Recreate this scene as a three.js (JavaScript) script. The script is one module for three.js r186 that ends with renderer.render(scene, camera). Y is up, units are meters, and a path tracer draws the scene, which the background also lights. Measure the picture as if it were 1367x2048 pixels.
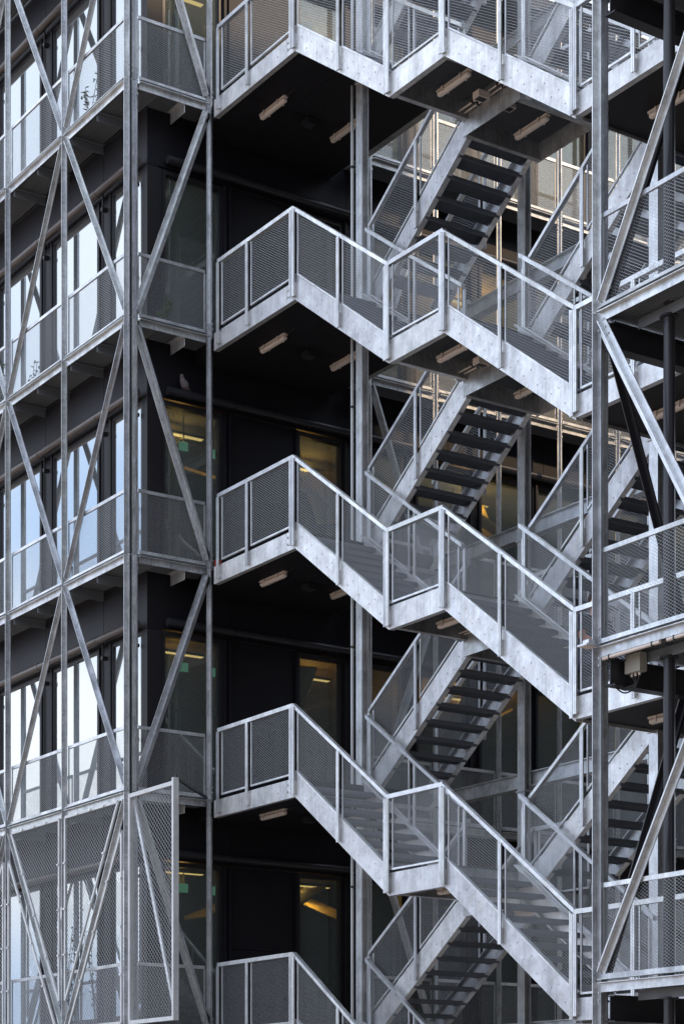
import * as THREE from 'three';
import { mergeGeometries } from 'three/addons/utils/BufferGeometryUtils.js';
import { MarchingCubes } from 'three/addons/objects/MarchingCubes.js';

// ------------------------------------------------------------------ camera, sky, sun, exposure
// u runs along the left facade towards the camera (+x), w runs into the building (-z), h is up.
const scene = new THREE.Scene();
const W = 683, H = 1024;
const camera = new THREE.PerspectiveCamera(28.13, W / H, 0.5, 2000);
camera.position.set(27.535, 1.86, 14.51);
camera.lookAt(27.535 - 0.8314, 1.86, 14.51 - 0.5557);
camera.setViewOffset(W, H, 0, -631.9, W, H);          // shifted lens: verticals stay vertical
camera.updateProjectionMatrix();

const renderer = new THREE.WebGLRenderer({ antialias: true });
renderer.setSize(W, H);
renderer.toneMapping = THREE.LinearToneMapping;
renderer.toneMappingExposure = 1.55;
renderer.shadowMap.enabled = true;

let seed = 7;
const rnd = () => { seed = (seed * 1664525 + 1013904223) >>> 0; return seed / 4294967296; };
function lattice(n, s) { const a = new Float32Array(n * n); let q = s; for (let i = 0; i < n * n; i++) { q = (q * 1664525 + 1013904223) >>> 0; a[i] = q / 4294967296; } return a; }
const LAT = lattice(64, 99);
function vnoise(x, y, per) {                            // tileable value noise
  const xi = Math.floor(x), yi = Math.floor(y), fx = x - xi, fy = y - yi;
  const sx = fx * fx * (3 - 2 * fx), sy = fy * fy * (3 - 2 * fy);
  const g = (i, j) => LAT[((((j % per) + per) % per) % 64) * 64 + ((((i % per) + per) % per) % 64)];
  const a = g(xi, yi), b = g(xi + 1, yi), c = g(xi, yi + 1), d = g(xi + 1, yi + 1);
  return a + (b - a) * sx + (c - a) * sy + (a - b - c + d) * sx * sy;
}
{ // hazy bright sky with soft cloud
  const w = 1024, h = 512, d = new Float32Array(w * h * 4);
  for (let j = 0; j < h; j++) for (let i = 0; i < w; i++) {
    const v = (j + 0.5) / h, el = (v - 0.5) * Math.PI, t = Math.max(0, Math.sin(el));
    const n = 0.5 * vnoise(i / 64, j / 22, 16) + 0.3 * vnoise(i / 32, j / 12, 32) + 0.2 * vnoise(i / 16 + 5, j / 7, 64);
    const c = Math.min(1, Math.max(0, (n - 0.34) * 3.2));
    const up = Math.pow(t, 0.5);
    const b = [0.64 - 0.34 * up, 0.79 - 0.3 * up, 1.03 - 0.2 * up], wh = [1.07, 1.10, 1.15];
    const k = 0.08 + 0.92 * c;
    for (let q = 0; q < 3; q++) d[(j * w + i) * 4 + q] = el < -0.01 ? 0.22 : (b[q] * (1 - k) + wh[q] * k) * 1.25;
    d[(j * w + i) * 4 + 3] = 1;
  }
  const sky = new THREE.DataTexture(d, w, h, THREE.RGBAFormat, THREE.FloatType);
  sky.mapping = THREE.EquirectangularReflectionMapping; sky.magFilter = THREE.LinearFilter; sky.minFilter = THREE.LinearFilter;
  sky.wrapS = THREE.RepeatWrapping; sky.needsUpdate = true;
  scene.background = sky; scene.environment = sky; scene.environmentIntensity = 1;
}
const sun = new THREE.DirectionalLight(0xffdcb0, 2.2);
sun.position.set(4 + 54, 8 + 46, -26); sun.target.position.set(4, 8, 0);
sun.castShadow = true; sun.shadow.radius = 3; sun.shadow.mapSize.set(2048, 2048);
Object.assign(sun.shadow.camera, { left: -30, right: 30, top: 30, bottom: -30, near: 1, far: 160 });
scene.add(sun, sun.target);

// ------------------------------------------------------------------ materials
function tex(n, f, rep, srgb = true) {
  const d = new Uint8Array(n * n * 4);
  for (let j = 0; j < n; j++) for (let i = 0; i < n; i++) {
    const c = f(i / n, j / n, i, j); const o = (j * n + i) * 4;
    for (let q = 0; q < 3; q++) { let x = Math.max(0, Math.min(1, c[q])); if (srgb) x = x <= 0.0031308 ? 12.92 * x : 1.055 * Math.pow(x, 1 / 2.4) - 0.055; d[o + q] = x * 255; }
    d[o + 3] = 255;
  }
  const t = new THREE.DataTexture(d, n, n); t.wrapS = t.wrapT = THREE.RepeatWrapping; t.magFilter = t.minFilter = THREE.LinearFilter;
  if (srgb) t.colorSpace = THREE.SRGBColorSpace; t.repeat.set(1 / rep, 1 / rep); t.needsUpdate = true; return t;
}
const fbm = (x, y, p) => 0.5 * vnoise(x * p, y * p, p) + 0.3 * vnoise(x * p * 2, y * p * 2, p * 2) + 0.2 * vnoise(x * p * 4, y * p * 4, p * 4);
const galvColor = (base, amp) => tex(512, (x, y) => {
  const a = fbm(x, y, 6), s = vnoise(x * 64, y * 4, 64), sp = vnoise(x * 60 + 3, y * 60, 60);
  let k = 1 + amp * ((a - 0.5) * 1.5 + (s - 0.5) * 0.4 + (sp - 0.5) * 0.35);
  const rust = Math.max(0, fbm(x + 0.37, y + 0.11, 5) - 0.66) * 2.2;
  return [base[0] * k * (1 + 0.10 * rust), base[1] * k * (1 - 0.05 * rust), base[2] * k * (1 - 0.2 * rust)];
}, 1.7);
const galvRough = tex(256, (x, y) => { const k = 0.26 + 0.34 * fbm(x + 0.2, y, 8); return [k, k, k]; }, 1.1, false);
const phys = (o) => new THREE.MeshPhysicalMaterial(o);
const std = (o) => new THREE.MeshStandardMaterial(o);
const M = {
  galv: std({ map: galvColor([0.60, 0.608, 0.618], 0.5), roughnessMap: galvRough, roughness: 1, metalness: 0.72 }),
  galvPlate: std({ map: galvColor([0.575, 0.578, 0.588], 0.52), roughnessMap: galvRough, roughness: 1, metalness: 0.55 }),
  frame: std({ map: galvColor([0.53, 0.54, 0.55], 0.65), roughnessMap: galvRough, roughness: 0.95, metalness: 0.75 }),
  wire: std({ color: new THREE.Color().setRGB(0.39, 0.40, 0.415), roughness: 0.5, metalness: 0.4 }),
  screenFrame: std({ map: galvColor([0.56, 0.565, 0.57], 0.3), roughness: 0.5, metalness: 0.15 }),
  grate: std({ color: new THREE.Color().setRGB(0.20, 0.215, 0.235), roughness: 0.55, metalness: 0.3 }),
  tread: std({ map: tex(256, (x, y) => { const k = 0.8 + 0.4 * fbm(x, y, 8); return [0.21 * k, 0.225 * k, 0.255 * k]; }, 0.9), roughness: 0.45, metalness: 0.5 }),
  deckplate: std({ color: new THREE.Color().setRGB(0.10, 0.105, 0.115), roughness: 0.7 }),
  panel: phys({ map: tex(256, (x, y) => { const k = 0.9 + 0.2 * fbm(x, y, 6); return [0.020 * k, 0.0185 * k, 0.0215 * k]; }, 2.3), specularIntensity: 0.45, roughness: 0.5 }),
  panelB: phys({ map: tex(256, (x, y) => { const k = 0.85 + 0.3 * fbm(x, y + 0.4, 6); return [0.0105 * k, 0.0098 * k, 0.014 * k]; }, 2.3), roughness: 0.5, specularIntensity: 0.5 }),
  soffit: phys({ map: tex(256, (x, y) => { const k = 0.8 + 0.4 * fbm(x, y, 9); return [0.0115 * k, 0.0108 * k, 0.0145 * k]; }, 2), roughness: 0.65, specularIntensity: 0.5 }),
  dark: std({ color: new THREE.Color().setRGB(0.022, 0.021, 0.024), roughness: 0.4 }),
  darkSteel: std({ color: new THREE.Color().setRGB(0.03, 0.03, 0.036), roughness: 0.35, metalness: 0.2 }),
  tube: std({ map: tex(256, (x, y) => { const k = 0.8 + 0.4 * fbm(x, y, 6); return [0.085 * k, 0.068 * k, 0.062 * k]; }, 1.5), roughness: 0.33, metalness: 0.3 }),
  glass: new THREE.MeshPhysicalMaterial({ color: new THREE.Color().setRGB(0.54, 0.58, 0.60), roughness: 0.0, metalness: 0.78, transmission: 1, thickness: 0, ior: 2.4 }),
  glassB: new THREE.MeshPhysicalMaterial({ color: new THREE.Color().setRGB(0.74, 0.82, 0.80), roughness: 0.0, metalness: 0.07, transmission: 1, thickness: 0, ior: 1.7 }),
  concrete: std({ map: tex(256, (x, y) => { const k = 0.8 + 0.4 * fbm(x, y, 8); return [0.3 * k, 0.29 * k, 0.27 * k]; }, 3), roughness: 0.9 }),
  wood: std({ map: tex(256, (x, y) => { const k = 0.75 + 0.5 * vnoise(x * 4, y * 48, 48); return [0.50 * k, 0.36 * k, 0.13 * k]; }, 1.2), roughness: 0.6 }),
  room: std({ color: new THREE.Color().setRGB(0.05, 0.048, 0.046), roughness: 0.9 }),
  lampBody: std({ map: tex(128, (x, y) => { const k = 0.85 + 0.3 * fbm(x, y, 8); return [0.70 * k, 0.60 * k, 0.53 * k]; }, 0.8), roughness: 0.5 }),
  ground: std({ map: tex(512, (x, y, i, j) => { const k = 0.85 + 0.3 * fbm(x, y, 10); return [0.36 * k, 0.295 * k, 0.235 * k]; }, 6), roughness: 0.9 }),
  opp: std({ color: new THREE.Color().setRGB(0.12, 0.11, 0.105), roughness: 0.9 }),
  box: std({ color: new THREE.Color().setRGB(0.36, 0.345, 0.30), roughness: 0.6 }),
  black: std({ color: new THREE.Color().setRGB(0.012, 0.012, 0.013), roughness: 0.5 }),
  leaf: std({ color: new THREE.Color().setRGB(0.05, 0.11, 0.025), roughness: 0.6, side: THREE.DoubleSide }),
  twig: std({ color: new THREE.Color().setRGB(0.07, 0.05, 0.03), roughness: 0.9 }),
  pot: std({ color: new THREE.Color().setRGB(0.05, 0.045, 0.05), roughness: 0.7 }),
  red: std({ color: new THREE.Color().setRGB(0.35, 0.03, 0.015), roughness: 0.5 }),
  skin: std({ color: new THREE.Color().setRGB(0.50, 0.22, 0.15), roughness: 0.6 }),
  cloth: std({ color: new THREE.Color().setRGB(0.045, 0.05, 0.07), roughness: 0.9 }),
  hair: std({ color: new THREE.Color().setRGB(0.03, 0.02, 0.015), roughness: 0.8 }),
  glow: std({ color: 0x222222, emissive: new THREE.Color().setRGB(1.0, 0.62, 0.22), emissiveIntensity: 0.7 }),
  exit: std({ color: 0x223322, emissive: new THREE.Color().setRGB(0.35, 0.95, 0.62), emissiveIntensity: 0.12 }),
};

const VAR = new Map();
for (const key of ['galv', 'galvPlate', 'frame']) {
  const list = [M[key]];
  for (let i = 0; i < 4; i++) { const m = M[key].clone(), f = [0.86, 0.93, 1.06, 1.14][i]; m.map = M[key].map.clone(); m.map.offset.set(0.21 * i + 0.1, 0.37 * i + 0.2); m.map.needsUpdate = true; m.color.setRGB(f, f, f * [1.02, 0.98, 1.01, 0.99][i]); list.push(m); }
  VAR.set(M[key], list);
}
const vary = (m) => { const l = VAR.get(m); return l ? l[Math.floor(rnd() * l.length)] : m; };
// ------------------------------------------------------------------ builders
const P = (u, w, h) => new THREE.Vector3(u, h, -w);
const NA = P(0, -1, 0), NB = P(1, 0, 0), UP = P(0, 0, 1);
function metric(g) {                                    // uv in metres, from position and facing
  const p = g.attributes.position, n = g.attributes.normal, uv = new Float32Array(p.count * 2);
  for (let i = 0; i < p.count; i++) {
    const ax = Math.abs(n.getX(i)), ay = Math.abs(n.getY(i)), az = Math.abs(n.getZ(i));
    const x = p.getX(i), y = p.getY(i), z = p.getZ(i);
    uv[2 * i] = ax > ay && ax > az ? z : x; uv[2 * i + 1] = ay >= ax && ay >= az ? z : y;
  }
  g.setAttribute('uv', new THREE.BufferAttribute(uv, 2)); return g;
}
let uvShift = 0;
class B {
  constructor() { this.g = []; }
  put(g) { this.g.push(g.index ? g.toNonIndexed() : g); return this; }
  box(u0, u1, w0, w1, h0, h1) {
    const g = new THREE.BoxGeometry(u1 - u0, h1 - h0, w1 - w0);
    g.translate((u0 + u1) / 2, (h0 + h1) / 2, -(w0 + w1) / 2); return this.put(metric(g));
  }
  bar(p, q, wid, thick, n) {                           // box from p to q; thick along n
    const d = q.clone().sub(p), L = d.length(), z = d.clone().normalize();
    const x = n.clone().cross(z).normalize(), y = z.clone().cross(x);
    const g = metric(new THREE.BoxGeometry(wid, thick, L)); const uv = g.attributes.uv; uvShift = (uvShift + 0.37) % 1.7;
    for (let i = 0; i < uv.count; i++) uv.setXY(i, uv.getX(i) + uvShift, uv.getY(i) + uvShift * 0.7);
    g.applyMatrix4(new THREE.Matrix4().makeBasis(x, y, z).setPosition(p.clone().add(q).multiplyScalar(0.5)));
    return this.put(g);
  }
  tee(p, q, n, wid = 0.165, stem = 0.06, t = 0.012) {   // flange in the facade plane, stem outwards
    this.bar(p, q, wid, t, n);
    const o = n.clone().multiplyScalar(stem / 2 + t / 2 + 0.0005);
    return this.bar(p.clone().add(o), q.clone().add(o), t, stem, n);
  }
  cyl(p, q, r, seg = 12) {
    const d = q.clone().sub(p), L = d.length();
    const g = new THREE.CylinderGeometry(r, r, L, seg);
    g.applyQuaternion(new THREE.Quaternion().setFromUnitVectors(UP, d.normalize())); const m = p.clone().add(q).multiplyScalar(0.5);
    g.translate(m.x, m.y, m.z); return this.put(g);
  }
  prism(pts, w0, w1) {                                 // polygon of (u,h) extruded from w0 to w1
    const s = new THREE.Shape(pts.map(([a, b]) => new THREE.Vector2(a, b)));
    const g = new THREE.ExtrudeGeometry(s, { depth: w1 - w0, bevelEnabled: false }); g.translate(0, 0, -w1); return this.put(g);
  }
  prismB(pts, u0, u1) {                                // polygon of (w,h) extruded from u0 to u1
    const s = new THREE.Shape(pts.map(([a, b]) => new THREE.Vector2(a, b)));
    const g = new THREE.ExtrudeGeometry(s, { depth: u1 - u0, bevelEnabled: false });
    g.applyMatrix4(new THREE.Matrix4().makeBasis(P(0, 1, 0), P(0, 0, 1), P(1, 0, 0)).setPosition(P(u0, 0, 0))); return this.put(g);
  }
  mesh(pts, o, S, T, pitch = 0.0315, a = 0.0034, dep = 0.0010, tilt = 0.55) {   // diamond wire mesh clipped to a convex polygon
    const N = S.clone().cross(T).normalize(), pos = [], nor = [], uv = [];
    const V = (s, t, k) => [o.x + S.x * s + T.x * t + N.x * k, o.y + S.y * s + T.y * t + N.y * k, o.z + S.z * s + T.z * t + N.z * k];
    for (const fam of [1, -1]) {
      const dx = Math.cos(tilt), dy = fam * Math.sin(tilt), nx = -dy, ny = dx, wd = fam < 0 ? a : a * 0.68;
      let lo = 1e9, hi = -1e9; for (const [s, t] of pts) { const c = s * nx + t * ny; lo = Math.min(lo, c); hi = Math.max(hi, c); }
      for (let c = Math.ceil(lo / pitch) * pitch + 1e-4; c < hi; c += pitch) {
        const cut = [];
        for (let i = 0; i < pts.length; i++) {
          const A = pts[i], C = pts[(i + 1) % pts.length], ca = A[0] * nx + A[1] * ny - c, cb = C[0] * nx + C[1] * ny - c;
          if ((ca < 0) !== (cb < 0)) { const f = ca / (ca - cb); cut.push((A[0] + (C[0] - A[0]) * f) * dx + (A[1] + (C[1] - A[1]) * f) * dy); }
        }
        if (cut.length < 2) continue;
        const l0 = Math.min(...cut), l1 = Math.max(...cut); if (l1 - l0 < 0.004) continue;
        const k0 = fam * dep * 0.45, e = [[wd / 2, dep / 2], [-wd / 2, dep / 2], [-wd / 2, -dep / 2], [wd / 2, -dep / 2]];
        const at = (l, [q, k]) => V(l * dx + (c + q) * nx, l * dy + (c + q) * ny, k0 + k);
        for (let f = 0; f < 4; f++) {
          const e0 = e[f], e1 = e[(f + 1) % 4], p0 = at(l0, e0), p1 = at(l1, e0), p2 = at(l1, e1), p3 = at(l0, e1);
          const m = [(e0[0] + e1[0]), (e0[1] + e1[1])], ml = Math.hypot(...m), mx = m[0] / ml, mk = m[1] / ml;
          const nn = [S.x * nx * mx + T.x * ny * mx + N.x * mk, S.y * nx * mx + T.y * ny * mx + N.y * mk, S.z * nx * mx + T.z * ny * mx + N.z * mk];
          pos.push(...p0, ...p2, ...p1, ...p0, ...p3, ...p2);
          for (let i = 0; i < 6; i++) { nor.push(...nn); uv.push(0, 0); }
        }
      }
    }
    if (!pos.length) return this;
    const g = new THREE.BufferGeometry();
    g.setAttribute('position', new THREE.Float32BufferAttribute(pos, 3)); g.setAttribute('normal', new THREE.Float32BufferAttribute(nor, 3)); g.setAttribute('uv', new THREE.Float32BufferAttribute(uv, 2));
    return this.put(g);
  }
  build(name, mat, parent) {
    const g = mergeGeometries(this.g.map(x => { for (const k of Object.keys(x.attributes)) if (!['position', 'normal', 'uv'].includes(k)) x.deleteAttribute(k); return x; }));
    const b = BASE.get(parent) || new THREE.Vector3(); g.translate(-b.x, -b.y, -b.z);
    const m = new THREE.Mesh(g, vary(mat)); m.name = name; if (['bolts', 'wire_mesh', 'clips', 'grating', 'foliage', 'stem'].includes(name)) m.userData.kind = 'stuff'; m.castShadow = m.receiveShadow = true; BASE.set(m, b); parent.add(m); return m;
  }
}
const BASE = new WeakMap(), used = {};
function numbered(n) { used[n] = (used[n] ?? -1) + 1; return used[n] ? n + '_' + String(used[n]).padStart(3, '0') : n; }
function thing(name, label, category, [u, w, h], group) {
  const o = new THREE.Group(); o.name = numbered(name); o.position.copy(P(u, w, h)); BASE.set(o, o.position.clone());
  o.userData = { label, category }; if (group) o.userData.group = group; scene.add(o); return o;
}
function dup(o, du, dw, dh, label) {
  const c = o.clone(); c.name = numbered(o.name.replace(/_\d+$/, '')); c.position.add(P(du, dw, dh)); c.userData = { ...o.userData, label }; scene.add(c); return c;
}
function struct(name, b, mat) { const m = b.build(name, mat, scene); m.userData = { kind: 'structure' }; return m; }

const F = k => 3.6 * k, G = 2.145;
const ORD = { 6: 'cut-off', 5: 'topmost', 4: 'second-highest', 3: 'middle', 2: 'second-lowest', 1: 'lowest', 0: 'ground' };

// ------------------------------------------------------------------ ground
struct('ground', new B().box(-300, 300, -300, 300, -0.3, 0), M.ground);

// ------------------------------------------------------------------ left building: walls, windows, tubes
{
  const t = thing('dark_building', 'black panelled building with mirror glass windows behind the steel frame on the left', 'building', [-6, 6, 0]);
  const uL = -10.6;
  for (let k = 0; k <= 5; k++) {
    const f = F(k);
    // floor slab and dark room behind
    new B().box(uL, -0.72, 0.8, 13.4, f - 0.32, f - 0.05).build('floor_slab', M.room, t);
    new B().box(uL, -0.74, 0.85, 13.4, f + 2.9, f + 2.94).build('ceiling', k % 2 ? M.room : M.wood, t);
    // facade along u at w = .6
    for (let j = 0; j < 5; j++) {
      const c = -1.92 - G * j;                            // pilaster
      if (c > uL) {
        const pl = new B().box(c - 0.235, c + 0.235, 0.62, 0.8, f + 0.06, f + 2.66).build('pilaster', M.panel, t);
        for (const s of [-1, 1]) new B().box(c + s * 0.2 - 0.035, c + s * 0.2 + 0.035, 0.575, 0.62, f + 0.06, f + 2.66).build('frame_post', M.panel, pl);
        new B().cyl(P(c + 0.07, 0.52, f + 0.1), P(c + 0.07, 0.52, f + 2.7), 0.014, 8).box(c + 0.04, c + 0.1, 0.5, 0.6, f + 2.42, f + 2.48).build('guide_rod', M.black, pl);
      }
      const g1 = j ? -1.92 - G * (j - 1) - 0.235 : -0.66, g0 = -1.92 - G * j + 0.235;
      if (g0 > uL) {
        const wf = new B().box(g0, g1, 0.6, 0.72, f + 2.6, f + 2.66).box(g0, g1, 0.6, 0.72, f + 0.22, f + 0.29).box(g0, g0 + 0.05, 0.6, 0.72, f + 0.29, f + 2.6).box(g1 - 0.05, g1, 0.6, 0.72, f + 0.29, f + 2.6).build('window', M.dark, t);
        new B().box(g0 + 0.05, g1 - 0.05, 0.626, 0.634, f + 0.29, f + 2.6).build('pane', M.glass, wf);
        new B().box(g0, g1, 0.62, 0.76, f + 0.0, f + 0.22).build('sill_panel', M.panel, t);
      }
      // spandrel sheets with open joints
      const a = -1.97 - G * j, b2 = j ? a + G : -0.5;
      new B().box(a + 0.006, b2 - 0.006, 0.6, 0.8, f + 2.67, f + 3.55).build('spandrel_panel', M.panel, t);
      const tb = new B().cyl(P(a + 0.004, 0.48, f + 2.74), P(b2 - (j ? 0.004 : 0.12), 0.48, f + 2.74), 0.066, 18).build('sunshade_tube', M.tube, t);
      if (j) new B().cyl(P(b2 - 0.03, 0.48, f + 2.74), P(b2 + 0.03, 0.48, f + 2.74), 0.07, 18).build('tube_collar', M.tube, tb);
    }
    new B().box(-0.66, -0.5, 0.6, 0.86, f + 0.0, f + 2.66).build('corner_pillar', M.panel, t);
    new B().cyl(P(-0.78, 0.52, f + 0.1), P(-0.78, 0.52, f + 2.7), 0.012, 8).box(-0.81, -0.75, 0.5, 0.6, f + 2.42, f + 2.47).box(-0.81, -0.75, 0.5, 0.6, f + 0.95, f + 1.0).build('guide_rod', M.black, t);
    // wall along w at u = -.5
    const U = -0.5;
    const wins = [[0.88, 1.95], [3.37, 4.26], [4.52, 5.5], [5.75, 6.85], [7.1, 8.1], [8.35, 9.5], [9.8, 11.0], [11.3, 12.6]];
    for (const [a, b] of wins) {
      const wf = new B().box(U - 0.14, U - 0.02, a, b, f + 2.6, f + 2.67).box(U - 0.14, U - 0.02, a, b, f + 0.02, f + 0.1).box(U - 0.14, U - 0.02, a, a + 0.05, f + 0.1, f + 2.6).box(U - 0.14, U - 0.02, b - 0.05, b, f + 0.1, f + 2.6).build('window', M.dark, t);
      new B().box(U - 0.094, U - 0.086, a + 0.05, b - 0.05, f + 0.1, f + 2.6).build('pane', M.glassB, wf);
    }
    for (const [a, b] of [[1.95, 2.1], [3.33, 3.37], [4.26, 4.52], [5.5, 5.75], [6.85, 7.1], [8.1, 8.35], [9.5, 9.8], [11.0, 11.3], [12.6, 13.4]]) {
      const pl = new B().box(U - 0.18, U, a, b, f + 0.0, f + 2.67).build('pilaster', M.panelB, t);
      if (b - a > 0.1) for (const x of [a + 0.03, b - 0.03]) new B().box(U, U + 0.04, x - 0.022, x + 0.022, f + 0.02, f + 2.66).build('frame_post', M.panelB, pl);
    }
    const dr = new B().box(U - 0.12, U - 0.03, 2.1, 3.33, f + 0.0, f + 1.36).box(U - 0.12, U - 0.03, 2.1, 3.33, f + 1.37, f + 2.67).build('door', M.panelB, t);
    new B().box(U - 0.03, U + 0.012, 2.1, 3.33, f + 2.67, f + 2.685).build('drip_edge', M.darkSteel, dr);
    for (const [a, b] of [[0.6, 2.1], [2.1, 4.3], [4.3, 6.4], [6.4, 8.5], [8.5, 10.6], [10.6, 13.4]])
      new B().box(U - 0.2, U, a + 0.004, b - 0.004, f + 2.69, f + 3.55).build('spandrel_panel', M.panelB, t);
    for (const [a, b] of [[0.9, 2.1], [2.1, 4.42], [4.42, 6.7], [6.7, 9], [9, 11.2], [11.2, 13.4]])
      new B().cyl(P(U + 0.1, a + 0.005, f + 2.78), P(U + 0.1, b - 0.005, f + 2.78), 0.062, 16).build('sunshade_tube', M.darkSteel, t);
  }
  for (let k = 0; k <= 5; k++) { // inner core and end walls, wood fins over the b-side windows
    const f = F(k);
    new B().box(-6.2, -6.0, 2.2, 13.4, f - 0.05, f + 2.9).build('core_wall', M.room, t);
    new B().box(uL - 0.2, uL, 0.6, 13.4, f - 0.3, f + 3.3).build('end_wall', M.room, t);
    new B().box(uL, -0.5, 13.4, 13.6, f - 0.3, f + 3.3).build('end_wall', M.panelB, t);
    if (k % 2 || k === 2) for (const [u, w, a] of [[-1.9, 4.1, 0.5], [-2.3, 5.1, -0.4], [-1.6, 7.7, 0.6], [-2.5, 8.6, -0.5], [-2.6, 3.2, 0.4]]) {
      const g = new THREE.BoxGeometry(1.3, 0.05, 0.62); g.rotateZ(a * (k % 2 ? 1 : -1)); g.rotateY(a * 1.7 + k); const b = new B(); g.translate(u, f + 2.35, -w); b.put(g); b.build('wood_baffle', M.wood, t);
    }
  }
  new B().box(uL, -0.5, 0.6, 13.4, F(6) - 0.05, F(6) + 0.5).build('roof', M.panel, t);
  new B().box(uL, -0.5, 0.6, 13.4, -0.05, 0.02).build('ground_floor', M.room, t);
}
// interior lamps and exit signs
for (let k = 0; k <= 5; k++) {
  const f = F(k), w = ['at ground', 'lowest', 'fourth', 'third', 'second', 'topmost'][k];
  for (const [i, [u, ww]] of [[0, [-1.9, 1.9]], [1, [-2.2, 4.6]], [2, [-2.1, 8.0]]]) {
    const where = ['behind the window next to the left building corner', 'behind the windows beside the black doors', 'behind the deep windows past the stair'][i];
    const pw = [[0, 0, 0], [0.9, 1.4, 0], [0.25, 0.3, 2.2], [1.6, 3, 3], [0, 0, 1.6], [0.3, 3, 0.8]][k][i]; if (!pw) continue;
    const t = thing('ceiling_lamp', `slim warm ceiling lamp ${where}, ${ORD[k]} storey`, 'lamp', [u, ww, f + 2.7], 'ceiling lamps inside');
    new B().box(u - 0.06, u + 0.06, ww - 0.5, ww + 0.5, f + 2.72, f + 2.76).box(u - 0.01, u + 0.01, ww - 0.3, ww - 0.28, f + 2.76, f + 2.9).build('housing', M.dark, t);
    new B().box(u - 0.045, u + 0.045, ww - 0.48, ww + 0.48, f + 2.708, f + 2.719).build('diffuser', M.glow, t);
    const L = new THREE.PointLight(0xffc468, pw, 9, 2); L.castShadow = true; L.shadow.radius = 8; L.position.set(0, -0.09, 0); t.add(L);
  }
  if (k >= 1 && k <= 3) for (const [u, ww] of [[-1.6, 1.86], [-1.65, 2.48]]) {
    const t = thing('exit_sign', `green lit exit sign hanging ${ww > 2 ? 'on the right' : 'on the left'} behind the corner window, ${ORD[k]} storey`, 'sign', [u, ww, f + 2.4], 'exit signs inside');
    new B().box(u - 0.02, u + 0.02, ww - 0.075, ww + 0.075, f + 2.36, f + 2.5).build('panel', M.exit, t);
    new B().box(u - 0.008, u + 0.008, ww - 0.008, ww + 0.008, f + 2.5, f + 2.9).build('rod', M.dark, t);
  }
}

// ------------------------------------------------------------------ steel frame (exoskeleton)
const bays = [['first', 0], ['second', 1], ['third', 2], ['fourth', 3]];
const UR = 10.76, BW = 1.42;
const backW = [4.43, 5.77, 7.11, 8.45, 9.79, 11.13, 12.47];
function post(label, q, n, h0, h1, alongB, filler, wid = 0.145) {             // T post with a splice at every floor
  const t = thing('steel_post', label, 'post', [q[0], q[1], 0], 'T section posts of the steel frames');
  for (let k = 0; k < 6; k++) {
    const a = Math.max(h0, F(k) + 0.006), b = Math.min(h1, F(k + 1) - 0.006); if (b <= a) continue;
    new B().tee(P(q[0], q[1], a), P(q[0], q[1], b), n, alongB ? 0.1 : wid, alongB ? 0.045 : 0.058).build('post_section', M.frame, t);
    const bl = new B(), s = alongB ? P(0, 1, 0) : P(1, 0, 0);
    for (const dh of [0.12, 0.2, 3.4, 3.48]) for (const e of [-1, 1]) {
      const c = P(q[0], q[1], F(k) + dh).add(s.clone().multiplyScalar(e * 0.045)); bl.cyl(c, c.clone().add(n.clone().multiplyScalar(0.02)), 0.014, 6);
    }
    bl.build('bolts', M.galv, t);
  }
  if (filler) { for (let k = 0; k < 6; k++) new B().box(q[0] + 0.005, q[0] + 0.04, 0.01, 0.05, F(k) + 0.01, F(k + 1) - 0.01).build('filler_strip', M.darkSteel, t); }
  return t;
}
post('grey corner post of the left steel frame, its face to the left', [-0.01, 0], NA, 0, 21.6, false, true, 0.12);
post('grey corner post of the left steel frame, its face to the right', [0.01, 0.105], NB, 0, 21.6, true);
for (let i = 1; i < 4; i++) post(`upright of the left steel frame, ${['', 'first', 'second', 'third', 'fourth'][i]} post left of the corner post`, [-G * i, 0], NA, 0, 21.6);
post('slim steel post between the corner balconies and the left stair landings', [0, BW], NB, 0, 21.6, true);
post('tall bright steel post on the right in front of the stair, full photo height', [UR, 0], NA, 0, 21.6);
post('side leg of the tall right post, facing the stair', [UR, 0.105], NB, 0, 21.6, true);
post('inner steel post of the right frame, behind the round black column', [UR, BW], NB, 0, 21.6, true);
post('outer right steel post beyond the photo edge', [UR + G, 0], NA, 0, 21.6);
backW.forEach((w, i) => post(`distant steel post on the back frame behind the stair, ${['first', 'second', 'third', 'fourth', 'fifth', 'sixth', 'seventh'][i]} from the landings`, [0, w], NB, 0, 21.6, true));

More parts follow.
